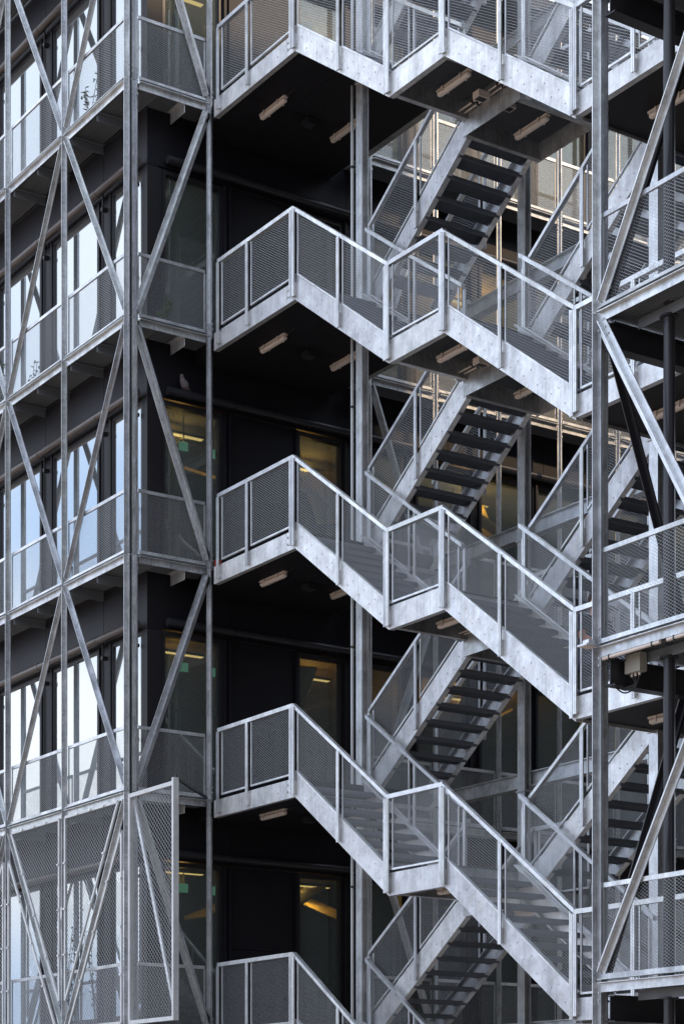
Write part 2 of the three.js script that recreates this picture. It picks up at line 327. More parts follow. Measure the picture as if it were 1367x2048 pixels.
function brace(label, p, q, n, mat = M.frame) {
  const d = q.clone().sub(p).normalize(); const a = p.clone().addScaledVector(d, 0.13), b = q.clone().addScaledVector(d, -0.13);
  const t = thing('diagonal_brace', label, 'brace', [p.x, -p.z, p.y], 'diagonal braces of the steel frames');
  new B().tee(a, b, n, 0.145, 0.055).build('bar', mat, t);
  const bl = new B(), s = d.clone().cross(n).normalize();
  for (const [e, o] of [[a, 0.1], [a, 0.2], [b, -0.1], [b, -0.2]]) for (const x of [-0.03, 0.03]) { const c = e.clone().addScaledVector(d, o).addScaledVector(s, x); bl.cyl(c, c.clone().addScaledVector(n, 0.02), 0.013, 6); }
  bl.build('bolts', M.galv, t); return t;
}
function beam(label, p, q, n, lower = true) {             // floor edge: lower chord of one frame over the upper chord of the next
  const d = q.clone().sub(p).normalize(); const a = p.clone().addScaledVector(d, 0.065), b = q.clone().addScaledVector(d, -0.065);
  const t = thing('edge_beam', label, 'beam', [p.x, -p.z, p.y], 'floor edge beams of the steel frames'); const y = v => new THREE.Vector3(0, v, 0);
  new B().bar(a.clone().add(y(0.052)), b.clone().add(y(0.052)), 0.012, 0.066, UP).bar(a.clone().add(y(0.024)).addScaledVector(n, 0.03), b.clone().add(y(0.024)).addScaledVector(n, 0.03), 0.046, 0.008, UP).build('top_chord', M.frame, t);
  new B().bar(a.clone().add(y(-0.062)), b.clone().add(y(-0.062)), 0.012, 0.1, UP).bar(a.clone().add(y(-0.014)).addScaledVector(n, 0.033), b.clone().add(y(-0.014)).addScaledVector(n, 0.033), 0.052, 0.008, UP).build('bottom_chord', M.frame, t);
  return t;
}
function balustrade(label, p, q, n, hRail = 1.0, alongB = false) {
  const d = q.clone().sub(p), L = d.length(); d.normalize();
  const o = p.clone().addScaledVector(n, -0.035), t = thing('balustrade', label, 'railing', [p.x, -p.z, p.y], 'mesh railings of the steel frames'); const y = v => new THREE.Vector3(0, v, 0);
  const e0 = o.clone().addScaledVector(d, 0.065), e1 = o.clone().addScaledVector(d, L - 0.065);
  new B().bar(e0.clone().add(y(hRail)), e1.clone().add(y(hRail)), 0.03, 0.05, UP).build('top_rail', M.galv, t);
  new B().mesh([[0.065, 0.09], [L - 0.065, 0.09], [L - 0.065, hRail - 0.025], [0.065, hRail - 0.025]], o, d, UP, 0.0265 + 0.005 * Math.abs(n.z), 0.0034, 0.001, Math.abs(n.z) > 0.5 ? 0.55 : 0.69).build('wire_mesh', M.wire, t);
  new B().bar(e0.clone().add(y(0.09)), e0.clone().add(y(hRail - 0.026)), 0.03, 0.012, n).build('edge_strip', M.galv, t);
  new B().bar(e1.clone().add(y(0.09)), e1.clone().add(y(hRail - 0.026)), 0.03, 0.012, n).build('edge_strip', M.galv, t);
  return t;
}
const even = k => k % 2 === 0;
for (let k = 1; k <= 6; k++) {
  const f = F(k);
  for (let j = 0; j < 3; j++) {
    const a = P(-G * (j + 1), 0, f), b = P(-G * j, 0, f), bn = bays[j][0];
    if (k <= 5) { beam(`floor edge beam of the ${bn} bay left of the corner, ${ORD[k]} floor line`, a, b, NA); balustrade(`mesh railing of the ${bn} bay left of the corner, ${ORD[k]} gallery`, a, b, NA); }
    // braces between floor k-1 and k: odd posts carry the odd floors
    const oddIsLeft = (j + 1) % 2 === 1, lo = f - 3.6;
    const topOnLeft = (k % 2 === 1) === oddIsLeft;       // the node on floor k sits on the left post
    const up = topOnLeft ? [P(-G * (j + 1), 0, f), P(-G * j, 0, lo)] : [P(-G * j, 0, f), P(-G * (j + 1), 0, lo)];
    if (k >= 2) brace(`steel brace ${topOnLeft ? 'falling' : 'rising'} rightwards, ${bn} bay left of the corner, below the ${ORD[k]} floor`, up[0], up[1], NA);
  }
  // corner balcony
  if (k <= 5) { beam(`floor edge beam of the corner balcony, ${ORD[k]} floor line`, P(0, 0.125, f), P(0, BW, f), NB); balustrade(`mesh railing of the corner balcony, ${ORD[k]} floor`, P(0, 0.125, f), P(0, BW, f), NB); }
  if (k >= 2) { const lo = f - 3.6, topIn = k % 2 === 1; brace(`corner balcony brace ${topIn ? 'leaning out to the left below' : 'falling to the right below'} the ${ORD[k]} floor line`, P(0, topIn ? BW : 0.1, f), P(0, topIn ? 0.1 : BW, lo), NB); }
  // back frame beyond the landings
  for (let i = 0; i < 6; i++) if (k <= 5) {
    const a = P(0, backW[i], f), b = P(0, backW[i + 1], f), nm = ['first', 'second', 'third', 'fourth', 'fifth', 'sixth'][i];
    beam(`distant edge beam behind the stair, ${nm} bay past the landings, ${ORD[k]} floor line`, a, b, NB);
    balustrade(`distant mesh railing behind the stair, ${nm} bay past the landings, ${ORD[k]} floor`, a, b, NB);
    if (k >= 2 && i < 1) brace(`distant brace behind the stair beside the landings, below the ${ORD[k]} floor`, P(0, even(k) ? backW[i] : backW[i + 1], f), P(0, even(k) ? backW[i + 1] : backW[i], f - 3.6), NB);
  }
  // right frame
  if (k <= 5) {
    beam(`floor edge beam of the right frame, ${ORD[k]} floor line`, P(UR, 0, f), P(UR + G, 0, f), NA);
    balustrade(`mesh railing of the right frame, ${ORD[k]} floor`, P(UR, 0, f), P(UR + G, 0, f), NA, 1.04);
  }
  if (k >= 2) {
    const nodeTop = k % 2 === 1;
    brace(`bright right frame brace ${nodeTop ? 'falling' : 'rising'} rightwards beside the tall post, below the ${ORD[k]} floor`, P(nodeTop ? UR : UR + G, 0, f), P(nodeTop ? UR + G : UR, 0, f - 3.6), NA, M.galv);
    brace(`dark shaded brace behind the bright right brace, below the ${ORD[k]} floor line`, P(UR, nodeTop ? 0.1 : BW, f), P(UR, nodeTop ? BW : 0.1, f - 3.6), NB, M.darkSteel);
  }
}
// walkways (gratings on brackets)
function grating(b, u0, u1, w0, w1, top, alongU, pitch = 0.04) {
  if (alongU) for (let w = w0 + 0.012; w < w1; w += pitch) b.box(u0, u1, w - 0.003, w + 0.003, top - 0.04, top - 0.008);
  else for (let u = u0 + 0.012; u < u1; u += pitch) b.box(u - 0.003, u + 0.003, w0, w1, top - 0.04, top - 0.008);
  return b;
}
{
  let a0, b0, c0, d0;
  for (let k = 6; k >= 1; k--) {
    const lab = [`grating walkway of the left facade behind the frame, ${ORD[k]} gallery`, `grating floor of the corner balcony, ${ORD[k]} floor`, `grating walkway along the right frame, ${ORD[k]} floor`, `distant grating gallery behind the stair, ${ORD[k]} floor`], f = F(k);
    if (!a0) {
      a0 = thing('walkway', lab[0], 'walkway', [0, 0, f]);
      grating(new B(), -9, -0.012, 0.03, 0.585, f - 0.02, true).build('grating', M.grate, a0); new B().box(-9, -0.012, 0.03, 0.585, f - 0.028, f - 0.02).build('deck', M.deckplate, a0);
      for (const u of [-1.06, -1.98, -3.2, -4.12, -6.2]) new B().box(u - 0.006, u + 0.006, 0.02, 0.6, f - 0.2, f - 0.07).box(u - 0.05, u + 0.05, 0.02, 0.6, f - 0.07, f - 0.062).build('bracket', M.grate, a0);
      b0 = thing('balcony_floor', lab[1], 'balcony floor', [0, 0, f]);
      grating(new B(), -0.49, -0.013, 0.6, 1.9, f - 0.02, false).build('grating', M.grate, b0); new B().box(-0.49, -0.013, 0.59, 1.9, f - 0.028, f - 0.02).build('deck', M.deckplate, b0);
      new B().box(-0.45, -0.01, 0.98, 0.99, f - 0.24, f - 0.07).box(-0.45, -0.01, 0.92, 1.05, f - 0.07, f - 0.062).build('bracket', M.galv, b0);
      c0 = thing('walkway', lab[2], 'walkway', [UR, 0, f]);
      grating(new B(), UR + 0.05, UR + 3.2, 0.03, 1.36, f - 0.02, true).build('grating', M.grate, c0); new B().box(UR + 0.05, UR + 3.2, 0.03, 1.36, f - 0.028, f - 0.02).build('deck', M.deckplate, c0);
      new B().box(UR + 0.16, UR + 0.172, 0.04, 1.36, f - 0.42, f - 0.16).box(UR + 0.09, UR + 0.24, 0.04, 1.36, f - 0.16, f - 0.148).box(UR + 0.09, UR + 0.24, 0.04, 1.36, f - 0.432, f - 0.42).build('cross_beam', M.darkSteel, c0);
      new B().box(UR + 0.3, UR + 3, 0.32, 0.33, f - 0.2, f - 0.09).build('bearer', M.grate, c0);
      d0 = thing('walkway', lab[3], 'walkway', [0, 4.3, f]);
      grating(new B(), -0.49, -0.013, 4.25, 13, f - 0.02, false).build('grating', M.grate, d0); new B().box(-0.49, -0.013, 4.25, 13, f - 0.028, f - 0.02).build('deck', M.deckplate, d0);
    } else [a0, b0, c0, d0].forEach((o, i) => dup(o, 0, 0, f - F(6), lab[i]));
  }
}
// ------------------------------------------------------------------ mesh screens of the lower storey
{
  const hi = F(2) - 0.13, lo = F(1) + 0.1;
  function screen(label, pts, gap = 0) {                  // bright framed panel of coarse mesh in the facade plane
    const t = thing('mesh_screen', label, 'mesh screen', [pts[0][0], -0.05, pts[0][1]], 'triangular mesh screens of the bottom storey');
    const c = pts.reduce((s, p) => [s[0] + p[0] / pts.length, s[1] + p[1] / pts.length], [0, 0]);
    const fr = new B();
    for (let i = 0; i < pts.length; i++) { const a = pts[i], b = pts[(i + 1) % pts.length]; fr.bar(P(a[0], -0.05, a[1]), P(b[0], -0.05, b[1]), 0.042, 0.03, NA); }
    fr.build('frame', M.screenFrame, t);
    new B().mesh(pts, P(0, -0.045, 0), P(1, 0, 0), UP, 0.056, 0.0062, 0.0016, 0.74).build('wire_mesh', M.wire, t);
    const cl = new B();
    for (let i = 0; i < pts.length; i++) { const a = pts[i], b = pts[(i + 1) % pts.length], n = 4; for (let m = 1; m < n; m++) { const x = a[0] + (b[0] - a[0]) * m / n, y = a[1] + (b[1] - a[1]) * m / n; cl.box(x - 0.03, x + 0.03, -0.085, -0.066, y - 0.012, y + 0.012); } }
    cl.build('clips', M.galv, t); return t;
  }
  for (let j = 0; j < 3; j++) {
    const a = -G * (j + 1), b = -G * j, m = 0.11, s = 0.2, nm = bays[j][0];
    if (j % 2 === 0) { // node at bottom of the left post: brace rises to the right
      screen(`tall triangular mesh screen left of its brace, ${nm} bay left of the corner, bottom storey`, [[a + m, lo + 0.45], [a + m, hi], [b - s - 0.02, hi]]);
      screen(`tall triangular mesh screen right of its brace, ${nm} bay left of the corner, bottom storey`, [[b - m, hi - 0.45], [b - m, lo], [a + s + 0.02, lo]]);
    } else {
      screen(`tall triangular mesh screen right of its brace, ${nm} bay left of the corner, bottom storey`, [[b - m, lo + 0.45], [b - m, hi], [a + s + 0.02, hi]]);
      screen(`tall triangular mesh screen left of its brace, ${nm} bay left of the corner, bottom storey`, [[a + m, hi - 0.45], [a + m, lo], [b - s - 0.02, lo]]);
    }
  }
  // open leaf hinged on the corner post, swung out in line with the facade
  const t = thing('mesh_gate', 'tall open mesh gate leaf swung out beside the corner post at the bottom left', 'gate', [0.1, -0.02, lo]);
  const u0 = 0.1, u1 = 1.5, w = -0.02, top = F(2) - 0.06, bot = F(1) + 0.06, fr = new B();
  fr.box(u0, u0 + 0.05, w - 0.03, w + 0.03, bot, top).box(u1 - 0.05, u1, w - 0.03, w + 0.06, bot, top + 0.05).box(u0 + 0.05, u1 - 0.05, w - 0.028, w + 0.028, top - 0.06, top).box(u0 + 0.05, u1 - 0.05, w - 0.028, w + 0.028, bot, bot + 0.06);
  fr.build('frame', M.screenFrame, t);
  new B().bar(P(u0 + 0.06, w + 0.045, top - 0.1), P(u1 - 0.07, w + 0.045, bot + 0.1), 0.06, 0.03, NA).build('diagonal', M.galv, t);
  new B().mesh([[u0 + 0.05, bot + 0.05], [u1 - 0.05, bot + 0.05], [u1 - 0.05, top - 0.06], [u0 + 0.05, top - 0.06]], P(0, w, 0), P(1, 0, 0), UP, 0.056, 0.0062, 0.0016, 0.74).build('wire_mesh', M.wire, t);
  new B().bar(P(u1 - 0.02, w + 0.08, top + 0.02), P(0.06, BW - 0.08, F(2) + 0.02), 0.035, 0.035, UP).cyl(P(u1 - 0.03, w + 0.03, top + 0.05), P(u1 - 0.03, w + 0.03, top + 0.1), 0.02, 8).build('stay_bar', M.darkSteel, t);
}

// ------------------------------------------------------------------ stair
const WF = 1.365, WFI = 2.6, WR = 2.7, WRI = 3.87;
const U0 = 2.54, U1 = 4.92, U2 = 6.176, U3 = 8.8, D1 = 1.69, D2 = 1.91;
const lerp = (a, b, t) => a + (b - a) * t;
const treadGeo = {};
function treadMesh(parent, u0, u1, w0, w1, top) {
  const key = [u1 - u0, w1 - w0].map(x => x.toFixed(3)).join();
  if (!treadGeo[key]) {
    const b = new B(), L = u1 - u0, D = w1 - w0;
    b.box(0, L, 0, D, -0.012, 0).box(0, 0.012, 0, D, -0.045, -0.012).box(L - 0.012, L, 0, D, -0.065, -0.012).box(0.012, L - 0.012, 0, 0.01, -0.055, -0.012).box(0.012, L - 0.012, D - 0.01, D, -0.055, -0.012);
    for (let x = 0.035; x < L - 0.02; x += 0.028) b.box(x - 0.004, x + 0.004, 0.01, D - 0.01, -0.04, -0.012);
    treadGeo[key] = mergeGeometries(b.g.map(g => g));
  }
  const m = new THREE.Mesh(treadGeo[key], M.tread); m.name = 'tread'; m.castShadow = m.receiveShadow = true;
  m.position.copy(P(u0, w0, top)).sub(BASE.get(parent)); parent.add(m); return m;
}
// a railing along a line of stations [u, floor height]; out = side of the posts (-1 towards the camera side)
function railing(parent, st, w, out, o = {}) {
  const R = o.rail ?? 1.03, foot = o.foot ?? -0.27, mb = o.meshBase ?? 0.09, r = new B();
  for (let i = 0; i + 1 < st.length; i++) {
    const [a, ha] = st[i], [b, hb] = st[i + 1];
    r.prism([[a - (i ? 0 : 0.03), ha + R - 0.03], [b + (i + 2 < st.length ? 0 : 0.03), hb + R - 0.03], [b + (i + 2 < st.length ? 0 : 0.03), hb + R + 0.028], [a - (i ? 0 : 0.03), ha + R + 0.028]], w - 0.035, w + 0.03);
  }
  const rail = r.build('railing', M.galv, parent);
  st.forEach(([u, h], i) => {
    const b = new B(), c = w + out * 0.042; b.box(u - 0.028, u - 0.003, c - 0.011, c + 0.011, h + foot, h + R - 0.031).box(u + 0.003, u + 0.028, c - 0.011, c + 0.011, h + foot, h + R - 0.031);
    b.box(u - 0.003, u + 0.003, c - 0.004, c + 0.006, h + foot + 0.01, h + R - 0.032);
    b.box(u - 0.02, u + 0.02, Math.min(c + 0.011, w - 0.001), Math.max(c - 0.011, w - 0.001) + (out < 0 ? 0 : 0.001), h + foot + 0.02, h - 0.06);
    b.build('post', M.galv, rail);
  });
  for (let i = 0; i + 1 < st.length; i++) {
    const [a, ha] = st[i], [b, hb] = st[i + 1], x0 = a + 0.058, x1 = b - 0.058, s = (hb - ha) / (b - a);
    const y = (x, d) => ha + (x - a) * s + d;
    const poly = [[x0, y(x0, mb)], [x1, y(x1, mb)], [x1, y(x1, R - 0.035)], [x0, y(x0, R - 0.035)]];
    new B().mesh(poly, P(0, w, 0), P(1, 0, 0), UP).build('wire_mesh', M.wire, rail);
    const fr = new B().box(x0, x0 + 0.024, w - 0.012, w + 0.006, poly[0][1], poly[3][1]).box(x1 - 0.024, x1, w - 0.012, w + 0.006, poly[1][1], poly[2][1]);
    fr.prism([[x0, poly[0][1] - 0.012], [x1, poly[1][1] - 0.012], [x1, poly[1][1] + 0.014], [x0, poly[0][1] + 0.014]], w - 0.014, w + 0.012);
    fr.build('mesh_frame', M.galv, rail);
  }
  return rail;
}
function stringer(parent, a, ha, b, hb, w, dir, up, down, name = 'stringer') { // channel with web at w, flanges towards dir
  const L = new B(); const w0 = Math.min(w, w + dir * 0.012), w1 = Math.max(w, w + dir * 0.012);
  L.prism([[a, ha - down], [b, hb - down], [b, hb + up], [a, ha + up]], w0, w1);
  const f0 = dir > 0 ? w1 : w0 - 0.075, f1 = dir > 0 ? w1 + 0.075 : w0;
  L.prism([[a, ha - down], [b, hb - down], [b, hb - down + 0.014], [a, ha - down + 0.014]], f0, f1).prism([[a, ha + up - 0.014], [b, hb + up - 0.014], [b, hb + up], [a, ha + up]], f0, f1);
  const m = L.build(name, M.galvPlate, parent);
  return m;
}
function boltRow(parent, a, ha, b, hb, w, dir, n, lo, hi2) {
  const g = new B(); for (let i = 0; i < n; i++) { const t = (i + 0.5) / n, u = lerp(a, b, t), h = lerp(ha, hb, t); for (const [du, dh] of [[-0.07, lo], [0.07, hi2]]) g.cyl(P(u + du, w, h + dh), P(u + du, w - dir * 0.008, h + dh), 0.0085, 8); }
  return g.build('bolts', M.galvPlate, parent);
}
function flight(label, a, ha, b, hb, wa, wb, n, front) {  // open-riser flight between (a,ha) and (b,hb)
  const t = thing('stair_flight', label, 'stair flight', [a, wa, Math.min(ha, hb)]);
  const up = front ? 0.07 : 0.13, dn = front ? 0.3 : 0.25;
  stringer(t, a, ha, b, hb, wa, 1, up, dn); boltRow(t, a, ha, b, hb, wa, 1, n, -0.13, -0.1);
  stringer(t, a, ha, b, hb, wb, -1, up, dn);
  const rise = (hb - ha) / n, run = (b - a) / n;
  for (let i = 1; i < n; i++) {
    const h = rise < 0 ? ha + rise * i : ha + rise * i, u = rise < 0 ? a + run * (i - 1) : a + run * i;
    treadMesh(t, u - 0.01, u + run + 0.05, wa + 0.02, wb - 0.02, h);
  }
  return t;
}
function levelSet(k) {
  const f = F(k), out = [], nm = ORD[k];
  const L = (n, l, c, b) => { const t = thing(n, l, c, b); out.push(t); return t; };
  // left landing
  const la = L('stair_landing', '', 'landing', [U0, WF, f]);
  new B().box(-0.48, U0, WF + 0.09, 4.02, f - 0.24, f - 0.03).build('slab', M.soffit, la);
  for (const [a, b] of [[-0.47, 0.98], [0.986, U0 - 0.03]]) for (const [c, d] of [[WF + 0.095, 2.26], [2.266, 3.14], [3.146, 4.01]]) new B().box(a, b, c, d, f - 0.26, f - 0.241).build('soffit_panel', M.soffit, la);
  const eb = new B().prism([[0.24, f - 0.31], [U0, f - 0.315], [U0, f - 0.045], [0.24, f - 0.045]], WF, WF + 0.012).box(0.24, U0, WF + 0.012, WF + 0.085, f - 0.31, f - 0.298).box(0.24, U0, WF + 0.012, WF + 0.085, f - 0.057, f - 0.045).build('edge_beam', M.galvPlate, la);
  new B().box(U0 - 0.22, U0 - 0.208, WF - 0.004, WF, f - 0.3, f - 0.05).cyl(P(U0 - 0.17, WF, f - 0.12), P(U0 - 0.17, WF - 0.015, f - 0.12), 0.018, 8).cyl(P(U0 - 0.17, WF, f - 0.22), P(U0 - 0.17, WF - 0.015, f - 0.22), 0.018, 8).cyl(P(U0 - 0.45, WF, f - 0.2), P(U0 - 0.45, WF - 0.006, f - 0.2), 0.012, 8).build('splice', M.frame, eb);
  new B().box(U0 - 0.02, U0 - 0.005, WF + 0.09, 3.95, f - 0.3, f - 0.04).build('end_beam', M.galvPlate, la);
  railing(la, [[0.42, f - 0.02], [1.28, f - 0.02], [U0 - 0.035, f - 0.02]], WF, -1, { rail: 1.03, meshBase: 0.04, foot: -0.25 });
  // front run going down to the right
  const fa = flight('', U0, f, U1, f - D1, WF, WFI, 9, true); out.push(fa);
  railing(fa, [[U0 + 0.035, f - 0.02], [3.74, f - 0.852], [U1 - 0.03, f - D1 + 0.01]], WF, -1);
  railing(fa, [[U0 + 0.08, f - 0.04], [3.74, f - 0.852], [U1, f - D1]], WFI, 1, { foot: -0.1 });
  const ml = L('middle_landing', '', 'landing', [U1, WF, f - D1]); const fm = f - D1;
  function mid(w0, w1, h, tt) {
    grating(new B(), U1 + 0.1, U2 - 0.1, w0 + 0.08, w1 - 0.02, h - 0.01, false, 0.034).build('grating', M.grate, tt); new B().box(U1, U2, w0 + 0.013, w1, h - 0.018, h - 0.01).build('deck', M.deckplate, tt);
    for (const u of [U1 + 0.04, U2 - 0.05]) new B().box(u, u + 0.012, w0 + 0.013, w1, h - 0.27, h - 0.019).box(u - 0.03, u + 0.05, w0 + 0.013, w1, h - 0.282, h - 0.271).build('cross_beam', M.frame, tt);
  }
  mid(WF, WFI + 0.02, fm, ml);
  new B().box(U1, U2, WFI + 0.021, WFI + 0.033, fm - 0.5, fm - 0.012).box(U1, U2, WFI + 0.033, WR - 0.061, fm - 0.26, fm - 0.245).build('step_beam', M.frame, ml);
  new B().prism([[U1, fm - 0.3], [U2, fm - 0.3], [U2, fm + 0.01], [U1, fm + 0.01]], WF, WF + 0.012).box(U1, U2, WF + 0.012, WF + 0.085, fm - 0.3, fm - 0.288).build('edge_beam', M.galvPlate, ml);
  railing(ml, [[U1 + 0.03, fm + 0.01], [U2 - 0.03, fm]], WF, -1, { meshBase: 0.045 });
  const fb = flight('', U2, fm, U3, f - 3.6, WF, WFI, 10, true); out.push(fb);
  railing(fb, [[U2 + 0.03, fm - 0.02], [7.39, fm - 0.885], [U3 - 0.03, f - 3.59]], WF, -1);
  railing(fb, [[U2 + 0.06, fm - 0.04], [7.39, fm - 0.885], [U3, f - 3.6]], WFI, 1, { foot: -0.1 });
  // right landing one storey lower
  const lo = f - 3.6, lb = L('stair_landing', '', 'landing', [U3, WF, lo]);
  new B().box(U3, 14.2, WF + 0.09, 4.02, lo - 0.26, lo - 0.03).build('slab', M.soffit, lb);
  new B().prism([[U3, lo - 0.27], [14.2, lo - 0.27], [14.2, lo - 0.0], [U3, lo - 0.0]], WF, WF + 0.012).box(U3, 14.2, WF + 0.012, WF + 0.085, lo - 0.27, lo - 0.258).box(U3, 14.2, WF + 0.012, WF + 0.085, lo - 0.012, lo - 0.0).build('edge_beam', M.galvPlate, lb);
  new B().box(U3 + 0.005, U3 + 0.02, WF + 0.09, 3.95, lo - 0.3, lo - 0.04).build('end_beam', M.galvPlate, lb);
  railing(lb, [[U3 + 0.035, lo - 0.0], [9.86, lo - 0.0], [11.1, lo], [12.4, lo]], WF, -1, { rail: 1.03, foot: -0.22, meshBase: 0.05 });
  // rear run going up to the right, from the left landing
  const fm2 = f + D1;
  const ra = flight('', U0, f, U1, fm2, WR, WRI, 9, false); out.push(ra);
  railing(ra, [[U0 + 0.02, f + 0.08], [3.74, f + 0.9], [U1, fm2 + 0.05]], WR, -1, { rail: 1.0, foot: -0.3, meshBase: 0.12 });
  railing(ra, [[U0 + 0.02, f + 0.08], [3.74, f + 0.9], [U1, fm2 + 0.05]], WRI, 1, { rail: 1.0, foot: -0.3, meshBase: 0.12 });
  const mr = L('middle_landing', '', 'landing', [U1, WR, fm2]);
  mid(WR - 0.06, WRI + 0.05, fm2, mr);
  new B().prism([[U1, fm2 - 0.3], [U2, fm2 - 0.3], [U2, fm2 + 0.01], [U1, fm2 + 0.01]], WRI + 0.051, WRI + 0.063).build('edge_beam', M.galvPlate, mr);
  railing(mr, [[U1 + 0.03, fm2 + 0.01], [U2 - 0.03, fm2]], WRI + 0.03, 1);
  const rb = flight('', U2, fm2, U3, f + 3.6, WR, WRI, 10, false); out.push(rb);
  railing(rb, [[U2 + 0.02, fm2 + 0.08], [7.39, fm2 + 0.95], [U3, f + 3.65]], WR, -1, { rail: 1.0, foot: -0.3, meshBase: 0.12 });
  railing(rb, [[U2 + 0.02, fm2 + 0.08], [7.39, fm2 + 0.95], [U3, f + 3.65]], WRI, 1, { rail: 1.0, foot: -0.3, meshBase: 0.12 });
  // long support beam at floor level behind the stair
  const sb = L('support_beam', '', 'beam', [U0, 4.15, f]);
  new B().box(0.3, 8.7, 4.1, 4.112, f - 0.2, f - 0.0).box(0.3, 8.7, 4.112, 4.2, f - 0.2, f - 0.188).box(0.3, 8.7, 4.04, 4.1, f - 0.2, f - 0.188).box(0.3, 8.7, 4.04, 4.2, f, f + 0.012).build('beam', M.frame, sb);
  // luminaires under the left landing and under the two middle landings
  const lamps = [[0.98, 1.98, f - 0.26, 'outer lamp'], [0.98, 3.28, f - 0.26, 'inner lamp'], [5.6, 1.955, f - D1 - 0.19, 'near lamp'], [5.6, 3.29, f + D1 - 0.19, 'far lamp'], [9.7, 2.05, f - 3.6 - 0.26, 'lamp']];
  for (const [u, w, h] of lamps) {
    const t = L('strip_lamp', '', 'strip lamp', [u, w, h]);
    const g = new THREE.CapsuleGeometry(0.042, 0.62, 4, 12); g.rotateZ(Math.PI / 2); g.scale(1, 0.9, 1.1); g.translate(u, h - 0.06, -w); new B().put(g).build('diffuser', M.lampBody, t);
    const bb = new B().box(u - 0.36, u + 0.36, w - 0.035, w + 0.035, h - 0.028, h - 0.002); for (const s of [-0.2, 0.2]) bb.box(u + s - 0.012, u + s + 0.012, w - 0.062, w + 0.062, h - 0.08, h - 0.01); bb.build('housing', M.lampBody, t);
    new B().cyl(P(u + 0.38, w, h - 0.03), P(u + 0.62, w, h - 0.012), 0.009, 6).build('cable', M.black, t);
  }
  const sx = L('junction_box', '', 'box', [0.92, 2.65, f - 0.27]);
  new B().box(0.84, 1.02, 2.58, 2.74, f - 0.36, f - 0.275).build('case', M.darkSteel, sx); new B().box(0.825, 0.84, 2.61, 2.71, f - 0.35, f - 0.29).build('lens', M.lampBody, sx);
  const hm = f - D1 - 0.3;
  for (const w of [2.41, 2.87]) { const t = L('junction_box', '', 'box', [5.6, w, hm]); new B().box(5.53, 5.67, w - 0.09, w + 0.09, hm - 0.02, hm + 0.07).build('case', M.lampBody, t); new B().box(5.55, 5.65, w - 0.07, w + 0.07, hm - 0.026, hm - 0.021).build('lid', M.black, t); }
  for (const w of [2.49, 2.58]) { const t = L('conduit', '', 'pipe', [5.6, w, hm + 0.1]); new B().cyl(P(5.0, w, hm + 0.09), P(6.1, w, hm + 0.09), 0.013, 8).build('tube', M.lampBody, t); new B().box(5.3, 5.33, w - 0.02, w + 0.02, hm + 0.07, hm + 0.11).box(5.85, 5.88, w - 0.02, w + 0.02, hm + 0.07, hm + 0.11).build('clip', M.black, t); }
  return out;
}
const tower = { 5: 'topmost level', 4: 'second level down', 3: 'third level down', 2: 'fourth level down', 1: 'lowest level' };
function labels(k) {
  const T = tower[k];
  return [`left stair landing with black underside and mesh railing, ${T}`, `upper front stair flight dropping right from the left landing, ${T}`, `front middle landing between the two front flights, ${T}`, `lower front stair flight dropping right towards the tall post, ${T}`,
    `right black landing crossing behind the tall post, foot of the front stair, ${T}`, `rear open-tread flight climbing right from beside the H column, ${T}`, `rear middle landing above the open-tread flight, ${T}`, `rear open-tread flight climbing right behind the tall post, ${T}`,
    `long grey support beam running behind the stair, ${T}`, `left strip lamp under the black left landing, ${T}`, `strip lamp under the black landing beside the H column, ${T}`, `left strip lamp under the middle landing, ${T}`, `right strip lamp over the open treads, ${T}`, `strip lamp under the black right landing, ${T}`,
    `dark junction box between strip lamps on the black soffit, ${T}`, `left tan box under the middle landing, ${T}`, `right tan box under the middle landing, ${T}`, `nearer thin conduit under the middle landing, ${T}`, `farther thin conduit under the middle landing, ${T}`];
}
{
  const set = levelSet(5), l5 = labels(5); const gr = ['left stair landings', 'upper front flights', 'front middle landings', 'lower front flights', 'right stair landings', 'rear flights', 'rear middle landings', 'rear flights', 'support beams behind the stair', ...Array(5).fill('strip lamps under the landings'), 'dark boxes on the black soffits', 'tan boxes under the middle landings', 'tan boxes under the middle landings', 'conduits under the middle landings', 'conduits under the middle landings'];
  set.forEach((o, i) => { o.userData.label = l5[i]; o.userData.group = gr[i]; });
  for (let k = 4; k >= 1; k--) { const lk = labels(k); set.forEach((o, i) => dup(o, 0, 0, F(k) - F(5), lk[i]).traverse(c => { if (c.isMesh) for (const [base, l] of VAR) if (l.includes(c.material)) { c.material = vary(base); break; } })); }
}
